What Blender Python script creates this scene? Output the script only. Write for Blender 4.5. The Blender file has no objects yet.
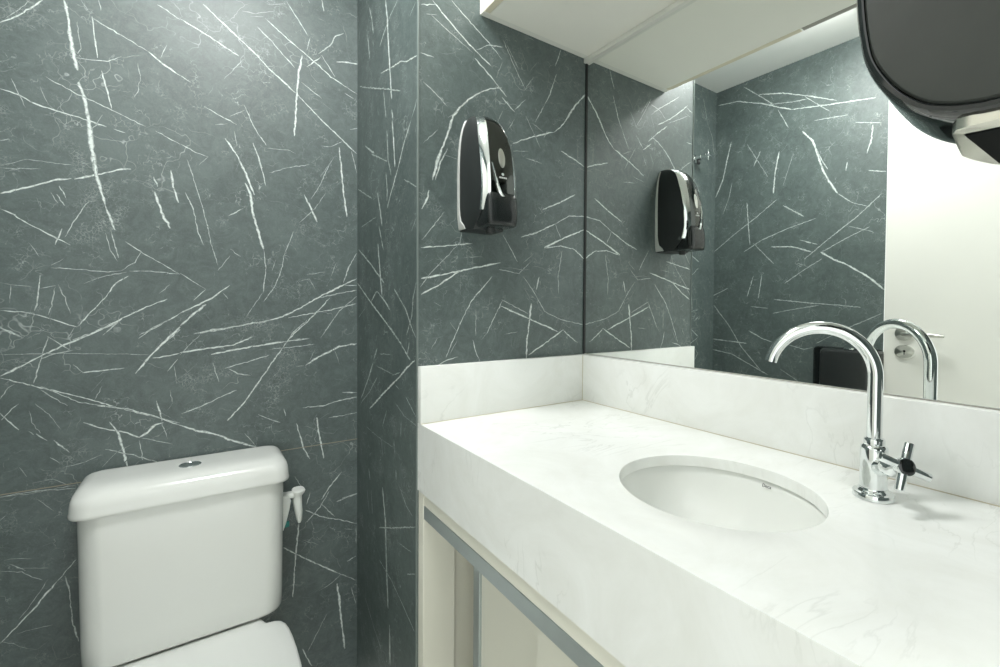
import bpy, bmesh, math, random
from mathutils import Vector, Matrix
random.seed(7)
SC = bpy.context.scene
COL = SC.collection
H = 0.92                      # height of the worktop above the floor; shapes below are measured from the worktop
PI = math.pi
LAMP = 36.; EXPO = .6; WORLD = 1.; LX, LY, LS = -.88, -.22, .15
# ------------------------------------------------------------------ materials
def new_mat(name):
    m = bpy.data.materials.new(name); m.use_nodes = True
    nt = m.node_tree
    return m, nt, nt.nodes, nt.links, nt.nodes['Principled BSDF']

def plain(name, col, rough=.4, metal=0., spec=.5, coat=0., noise=0., nscale=8., bump=0., bscale=200.):
    m, nt, N, L, b = new_mat(name)
    b.inputs['Roughness'].default_value = rough
    b.inputs['Metallic'].default_value = metal
    b.inputs['Specular IOR Level'].default_value = spec
    b.inputs['Coat Weight'].default_value = coat
    tc = N.new('ShaderNodeTexCoord')
    n = N.new('ShaderNodeTexNoise'); n.inputs['Scale'].default_value = nscale; n.inputs['Detail'].default_value = 4
    L.new(tc.outputs['Object'], n.inputs['Vector'])
    r = N.new('ShaderNodeMix'); r.data_type = 'RGBA'
    r.inputs[6].default_value = (*[c*(1-noise) for c in col], 1); r.inputs[7].default_value = (*[min(1, c*(1+noise)) for c in col], 1)
    L.new(n.outputs['Fac'], r.inputs[0]); L.new(r.outputs[2], b.inputs['Base Color'])
    if bump:
        n2 = N.new('ShaderNodeTexNoise'); n2.inputs['Scale'].default_value = bscale
        L.new(tc.outputs['Object'], n2.inputs['Vector'])
        bp = N.new('ShaderNodeBump'); bp.inputs['Strength'].default_value = bump; bp.inputs['Distance'].default_value = .002
        L.new(n2.outputs['Fac'], bp.inputs['Height']); L.new(bp.outputs['Normal'], b.inputs['Normal'])
    return m

def stone_mat():
    m, nt, N, L, b = new_mat('dark_stone_laminate')
    tc = N.new('ShaderNodeTexCoord')
    def noise(scale, detail=6, rough=.6, dist=0., vec=None):
        n = N.new('ShaderNodeTexNoise')
        n.inputs['Scale'].default_value = scale; n.inputs['Detail'].default_value = detail
        n.inputs['Roughness'].default_value = rough; n.inputs['Distortion'].default_value = dist
        L.new(vec or tc.outputs['Object'], n.inputs['Vector']); return n
    def ramp(src, a, bb, lo=0., hi=1.):
        r = N.new('ShaderNodeMapRange'); r.inputs[1].default_value = a; r.inputs[2].default_value = bb
        r.inputs[3].default_value = lo; r.inputs[4].default_value = hi; r.clamp = True
        L.new(src, r.inputs[0]); return r.outputs[0]
    def math_(op, a, c):
        q = N.new('ShaderNodeMath'); q.operation = op
        for i, v in enumerate((a, c)):
            if isinstance(v, (int, float)): q.inputs[i].default_value = v
            else: L.new(v, q.inputs[i])
        return q.outputs[0]
    def mix(f, a, c):
        q = N.new('ShaderNodeMix'); q.data_type = 'RGBA'
        L.new(f, q.inputs[0])
        for i, v in ((6, a), (7, c)):
            if isinstance(v, tuple): q.inputs[i].default_value = (*v, 1)
            else: L.new(v, q.inputs[i])
        return q.outputs[2]
    base = mix(ramp(noise(5, 8, .65, .6).outputs['Fac'], .3, .7), STONE_A, STONE_B)
    mott = ramp(noise(26, 8, .75, 1.6).outputs['Fac'], .42, .72)
    base = mix(math_('MULTIPLY', mott, .5), base, STONE_C)
    grain = ramp(noise(260, 3, .7).outputs['Fac'], .45, .8)
    base = mix(math_('MULTIPLY', grain, .3), base, STONE_D)
    # hair cracks: distorted cell edges, broken up by a noise mask
    f = None
    for sc, th, msc, mlo, w in ((9., .012, 5., .52, .40), (26., .022, 8., .54, .42), (60., .05, 11., .56, .42), (130., .09, 9., .57, .34)):
        wn = noise(sc*.9, 3, .6)
        ad = N.new('ShaderNodeVectorMath'); ad.operation = 'MULTIPLY_ADD'
        L.new(wn.outputs['Color'], ad.inputs[0]); ad.inputs[1].default_value = (1.6/sc,)*3
        L.new(tc.outputs['Object'], ad.inputs[2])
        v = N.new('ShaderNodeTexVoronoi'); v.feature = 'DISTANCE_TO_EDGE'; v.inputs['Scale'].default_value = sc
        L.new(ad.outputs[0], v.inputs['Vector'])
        line = ramp(v.outputs['Distance'], 0., th, 1., 0.)
        mk = ramp(noise(msc, 4, .7).outputs['Fac'], mlo, mlo + .14)
        q = math_('MULTIPLY', math_('MULTIPLY', line, mk), w)
        f = q if f is None else math_('MAXIMUM', f, q)
    base = mix(f, base, VEIN)
    at = N.new('ShaderNodeAttribute'); at.attribute_name = 'vein'
    br = ramp(noise(150, 4, .7).outputs['Fac'], .3, .6, .35, 1.5)
    vf = math_('MINIMUM', math_('MULTIPLY', at.outputs['Fac'], br), 1.)
    base = mix(vf, base, VEIN)
    L.new(base, b.inputs['Base Color'])
    b.inputs['Roughness'].default_value = .50
    b.inputs['Specular IOR Level'].default_value = .8
    return m

def marble_mat():
    m, nt, N, L, b = new_mat('white_marble')
    tc = N.new('ShaderNodeTexCoord')
    n = N.new('ShaderNodeTexNoise'); n.inputs['Scale'].default_value = 5; n.inputs['Detail'].default_value = 9
    n.inputs['Roughness'].default_value = .65; n.inputs['Distortion'].default_value = 1.4
    L.new(tc.outputs['Object'], n.inputs['Vector'])
    r = N.new('ShaderNodeValToRGB')
    e = r.color_ramp.elements
    e[0].position = .28; e[0].color = (*MARBLE_A, 1); e[1].position = .62; e[1].color = (*MARBLE_B, 1)
    L.new(n.outputs['Fac'], r.inputs['Fac'])
    n2 = N.new('ShaderNodeTexNoise'); n2.inputs['Scale'].default_value = 2.6; n2.inputs['Detail'].default_value = 7
    n2.inputs['Distortion'].default_value = 2.2
    mp = N.new('ShaderNodeMapping'); mp.inputs['Rotation'].default_value = (.6, .5, .8); mp.inputs['Scale'].default_value = (1, 2.6, 1)
    L.new(tc.outputs['Object'], mp.inputs[0]); L.new(mp.outputs[0], n2.inputs['Vector'])
    r2 = N.new('ShaderNodeValToRGB'); e = r2.color_ramp.elements
    e[0].position = .485; e[0].color = (0, 0, 0, 1); e[1].position = .5; e[1].color = (1, 1, 1, 1)
    x = e.new(.515); x.color = (0, 0, 0, 1)
    L.new(n2.outputs['Fac'], r2.inputs['Fac'])
    n3 = N.new('ShaderNodeTexNoise'); n3.inputs['Scale'].default_value = 4
    L.new(tc.outputs['Object'], n3.inputs['Vector'])
    mr = N.new('ShaderNodeMapRange'); mr.inputs[1].default_value = .5; mr.inputs[2].default_value = .75; mr.inputs[4].default_value = .5
    L.new(n3.outputs['Fac'], mr.inputs[0])
    mm = N.new('ShaderNodeMath'); mm.operation = 'MULTIPLY'; L.new(r2.outputs[0], mm.inputs[0]); L.new(mr.outputs[0], mm.inputs[1])
    mx = N.new('ShaderNodeMix'); mx.data_type = 'RGBA'; L.new(mm.outputs[0], mx.inputs[0]); L.new(r.outputs[0], mx.inputs[6])
    mx.inputs[7].default_value = (.52, .53, .49, 1)
    L.new(mx.outputs[2], b.inputs['Base Color'])
    b.inputs['Roughness'].default_value = .22
    b.inputs['Specular IOR Level'].default_value = .4
    return m

STONE_A = (.040, .061, .058); STONE_B = (.083, .112, .107); STONE_C = (.150, .186, .179); STONE_D = (.165, .200, .193)
VEIN = (.68, .74, .71)
MARBLE_A = (.81, .815, .78); MARBLE_B = (.885, .895, .875)

M = {}
M['stone'] = stone_mat()
M['marble'] = marble_mat()
M['ceramic'] = plain('white_ceramic', (.785, .795, .765), .16, coat=.4, noise=.015)
M['basin'] = plain('basin_ceramic', (.83, .84, .81), .14, coat=.4, noise=.015)
M['seat'] = plain('white_seat_plastic', (.81, .825, .80), .3, noise=.015)
M['chrome'] = plain('polished_chrome', (.82, .85, .85), .06, 1., noise=.02)
M['steel'] = plain('satin_steel', (.62, .62, .58), .28, 1., noise=.05)
M['white'] = plain('white_laminate', (.80, .80, .74), .42, noise=.02)
M['cream'] = plain('cream_laminate', (.80, .785, .69), .42, noise=.02)
M['underside'] = plain('pale_cream_laminate', (.90, .89, .82), .45, noise=.02)
M['outlet_plate'] = plain('bright_metal_plate', (.66, .645, .57), .2, .9, noise=.04)
M['edge'] = plain('cream_edge_band', (.74, .69, .54), .5, noise=.03)
M['raw'] = plain('grey_board_edge', (.36, .35, .31), .6, noise=.1)
M['plaster'] = plain('white_ceiling_paint', (.88, .89, .86), .7, noise=.02, bump=.05)
M['paint'] = plain('cream_door_paint', (.77, .765, .72), .35, noise=.015)
M['floor'] = plain('light_floor_tile', (.80, .79, .75), .3, noise=.12, nscale=20)
M['black_matte'] = plain('black_matte_plastic', (.016, .019, .019), .42, noise=.15, nscale=60)
M['satin_black'] = plain('satin_black_plastic', (.012, .015, .015), .24, noise=.1)
M['black_gloss'] = plain('black_gloss_plastic', (.008, .010, .010), .07, coat=.5, noise=.1)
M['side_grey'] = plain('charcoal_textured_plastic', (.026, .030, .026), .36, noise=.35, nscale=18, bump=.05, bscale=90)
M['dark'] = plain('black_opening', (.004, .005, .005), .7, spec=.05, noise=.1)
M['grey_plastic'] = plain('light_grey_plastic', (.42, .43, .41), .4, noise=.04)
M['alu'] = plain('brushed_aluminium', (.47, .52, .52), .33, .75, noise=.05, nscale=40)
M['joint'] = plain('beige_joint_filler', (.30, .27, .20), .7, noise=.1)
M['silicone'] = plain('grout_beige', (.55, .50, .38), .6, noise=.15)
M['bead'] = plain('grey_corner_bead', (.17, .20, .19), .4, noise=.05)
M['smoked'] = plain('smoked_mirror_plastic', (.085, .09, .085), .1, 1., noise=.05)
M['seal'] = plain('black_silicone', (.01, .012, .012), .5, noise=.1)
M['white_plastic'] = plain('white_plastic', (.82, .84, .80), .35, noise=.02)
M['teal'] = plain('teal_gel', (.02, .22, .19), .3, noise=.1)
M['ink'] = plain('dark_print', (.03, .03, .03), .5, noise=.05)
M['print'] = plain('pale_print', (.5, .52, .5), .5, noise=.05)
mm, nt, N, L, b = new_mat('mirror_silver')
tc = N.new('ShaderNodeTexCoord'); n = N.new('ShaderNodeTexNoise'); n.inputs['Scale'].default_value = 1.5
L.new(tc.outputs['Object'], n.inputs['Vector'])
r = N.new('ShaderNodeMapRange'); r.inputs[3].default_value = .0; r.inputs[4].default_value = .008
L.new(n.outputs['Fac'], r.inputs[0]); L.new(r.outputs[0], b.inputs['Roughness'])
b.inputs['Base Color'].default_value = (.93, .95, .93, 1); b.inputs['Metallic'].default_value = 1
M['mirror'] = mm
mm, nt, N, L, b = new_mat('lamp_diffuser')
b.inputs['Base Color'].default_value = (.9, .9, .9, 1)
b.inputs['Emission Color'].default_value = (.985, 1., .985, 1); b.inputs['Emission Strength'].default_value = LAMP
M['lamp'] = mm

# ------------------------------------------------------------------ mesh helpers (coordinates measured from the worktop)
def BM(): return bmesh.new()

def box(bm, x0, x1, y0, y1, z0, z1, bev=0., seg=2):
    r = bmesh.ops.create_cube(bm, size=1)
    vs = r['verts']
    for v in vs:
        v.co = Vector(((x0+x1)/2 + v.co.x*abs(x1-x0), (y0+y1)/2 + v.co.y*abs(y1-y0), (z0+z1)/2 + v.co.z*abs(z1-z0)))
    if bev:
        es = list({e for v in vs for e in v.link_edges})
        bmesh.ops.bevel(bm, geom=es, offset=bev, segments=seg, profile=.5, affect='EDGES')
    return bm

def loft(bm, rings, cap0=True, cap1=True, closed=True):
    R = [[bm.verts.new(p) for p in ring] for ring in rings]
    n = len(R[0])
    for a, c in zip(R, R[1:]):
        for i in range(n if closed else n-1):
            j = (i+1) % n
            try: bm.faces.new((a[i], a[j], c[j], c[i]))
            except ValueError: pass
    if cap0: bm.faces.new(R[0][::-1])
    if cap1: bm.faces.new(R[-1])
    return R

def frame_of(d):
    d = Vector(d).normalized()
    up = Vector((0, 0, 1)) if abs(d.z) < .95 else Vector((1, 0, 0))
    s = up.cross(d).normalized(); u = d.cross(s)
    return d, s, u

def lathe(bm, prof, origin, axis=(0, 0, 1), n=40, cap0=True, cap1=True):
    d, s, u = frame_of(axis); o = Vector(origin)
    rings = [[o + d*h + (s*math.cos(2*PI*i/n) + u*math.sin(2*PI*i/n))*max(r, 1e-5) for i in range(n)] for r, h in prof]
    loft(bm, rings, cap0, cap1)

def tube(bm, pts, rad, n=24, cap=True):
    pts = [Vector(p) for p in pts]
    if not isinstance(rad, (list, tuple)): rad = [rad]*len(pts)
    t0 = (pts[1]-pts[0]).normalized(); _, s, u = frame_of(t0)
    rings = []
    for i, p in enumerate(pts):
        t = (pts[min(i+1, len(pts)-1)] - pts[max(i-1, 0)]).normalized()
        s = (s - t*s.dot(t)).normalized(); u = t.cross(s)
        rings.append([p + (s*math.cos(2*PI*k/n) + u*math.sin(2*PI*k/n))*rad[i] for k in range(n)])
    loft(bm, rings, cap, cap)

def rrect(cx, cy, hx, hy, r, n=6, rb=None):
    """rounded rectangle outline, counter-clockwise; rb = corner radius on the +y side"""
    out = []
    for k, (sx, sy) in enumerate(((1, 1), (-1, 1), (-1, -1), (1, -1))):
        rr = (rb if (rb is not None and sy > 0) else r)
        for i in range(n+1):
            a = PI/2*k + PI/2*i/n
            out.append((cx + sx*(hx-rr) + rr*math.cos(a), cy + sy*(hy-rr) + rr*math.sin(a)))
    return out

def finish(bm, smooth=40):
    bmesh.ops.remove_doubles(bm, verts=bm.verts, dist=1e-6)
    bmesh.ops.recalc_face_normals(bm, faces=bm.faces)
    if smooth:
        for f in bm.faces: f.smooth = True
        for e in bm.edges:
            if len(e.link_faces) == 2:
                e.smooth = e.calc_face_angle(0) < math.radians(smooth)
            else: e.smooth = False

def obj(name, bm, mat, parent=None, smooth=40, recalc=True):
    if recalc: finish(bm, smooth)
    off = Vector((0, 0, 0)) if parent is None else parent['_o']
    me = bpy.data.meshes.new(name)
    bmesh.ops.translate(bm, verts=bm.verts, vec=-off)
    bm.to_mesh(me); bm.free()
    mats = mat if isinstance(mat, list) else [mat]
    for k in mats: me.materials.append(M[k])
    o = bpy.data.objects.new(name, me); COL.objects.link(o)
    if parent is not None: o.parent = PO[parent['_n']]; OFF[o.name] = off
    else: o.location = (0, 0, H)
    return o

PO = {}; OFF = {}
def thing(name, label, cat, loc, group=None):
    o = bpy.data.objects.new(name, None); COL.objects.link(o)
    o.empty_display_size = .05
    o.location = Vector(loc) + Vector((0, 0, H))
    o['label'] = label; o['category'] = cat
    if group: o['group'] = group
    PO[o.name] = o
    return {'_o': Vector(loc), '_n': o.name, 'o': o}

def sub(o, parent):
    return {'_o': parent['_o'], '_n': o.name} if PO.setdefault(o.name, o) else None

def struct(name, bm, mat, smooth=0):
    o = obj(name, bm, mat, None, smooth); o['kind'] = 'structure'; return o

# a stone panel: rectangle in a plane plus vein ribbons lying in its face (attribute 'vein' drives the colour)
def stone_wall(name, plane, quads, veins, widen=1., scatter=0, area=None):
    """plane(u, v, d) -> point, d = distance proud of the face"""
    bm = BM(); lay = bm.verts.layers.float.new('vein')
    for q in quads:
        f = bm.faces.new([bm.verts.new(plane(u, v, 0)) for u, v in q])
    k = 0
    vv = [(w, s, p) for w, s, p in veins]
    rnd = random.Random(len(name)*31 + 5)
    for i in range(scatter):
        u = rnd.uniform(area[0], area[1])*1000; v = rnd.uniform(area[2], area[3])*1000
        a = rnd.choice((rnd.gauss(.5, .4), rnd.gauss(-.6, .4), rnd.gauss(1.5, .3), rnd.uniform(0, PI)))
        ln = rnd.uniform(8, 42)*(1 if rnd.random() < .85 else 2)
        p = [(u, v)]
        for j in range(3):
            a += rnd.gauss(0, .25)
            p.append((p[-1][0] + math.cos(a)*ln/3, p[-1][1] + math.sin(a)*ln/3))
        if all(area[0]*1000 < q[0] < area[1]*1000 and area[2]*1000 < q[1] < area[3]*1000 for q in p):
            vv.append((rnd.uniform(1.2, 2.6), rnd.uniform(.05, .22), p))
    for w, s, pts in vv:
        P = [Vector((a/1000, c/1000)) for a, c in pts]
        S = []
        for a, c in zip(P, P[1:]):
            n = max(1, int((c-a).length/.007))
            S += [a.lerp(c, i/n) for i in range(n)]
        S.append(P[-1])
        if len(S) < 3: S = [S[0], S[0].lerp(S[-1], .5), S[-1]]
        k += 1; d = .00012 + k*.0000008
        prev = None; ww = 1.
        for i, p in enumerate(S):
            t = (S[min(i+1, len(S)-1)] - S[max(i-1, 0)]).normalized(); nn = Vector((-t.y, t.x))
            if 0 < i < len(S)-1: p = p + nn*rnd.gauss(0, .0006)
            ww = ww*.45 + .55*rnd.uniform(.35, 1.55)
            e = min(1, .5 + min(i, len(S)-1-i)/3.)
            hw = w/1000*.40*ww*e*(math.hypot(nn.x*widen, nn.y) if widen != 1 else 1.)
            st = s*e*rnd.uniform(.7, 1.1)
            row = []
            for f_, val in ((-1, 0), (-.25, st), (.25, st), (1, 0)):
                v = bm.verts.new(plane(*(p + nn*hw*f_), d)); v[lay] = val; row.append(v)
            if prev:
                for a in range(3): bm.faces.new((prev[a], prev[a+1], row[a+1], row[a]))
            prev = row
    n0 = (Vector(plane(0, 0, 1)) - Vector(plane(0, 0, 0)))
    bm.normal_update()
    for f in bm.faces:
        if f.normal.dot(n0) < 0: f.normal_flip()
    o = obj(name, bm, 'stone', None, recalc=False)
    o['kind'] = 'structure'
    return o
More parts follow.
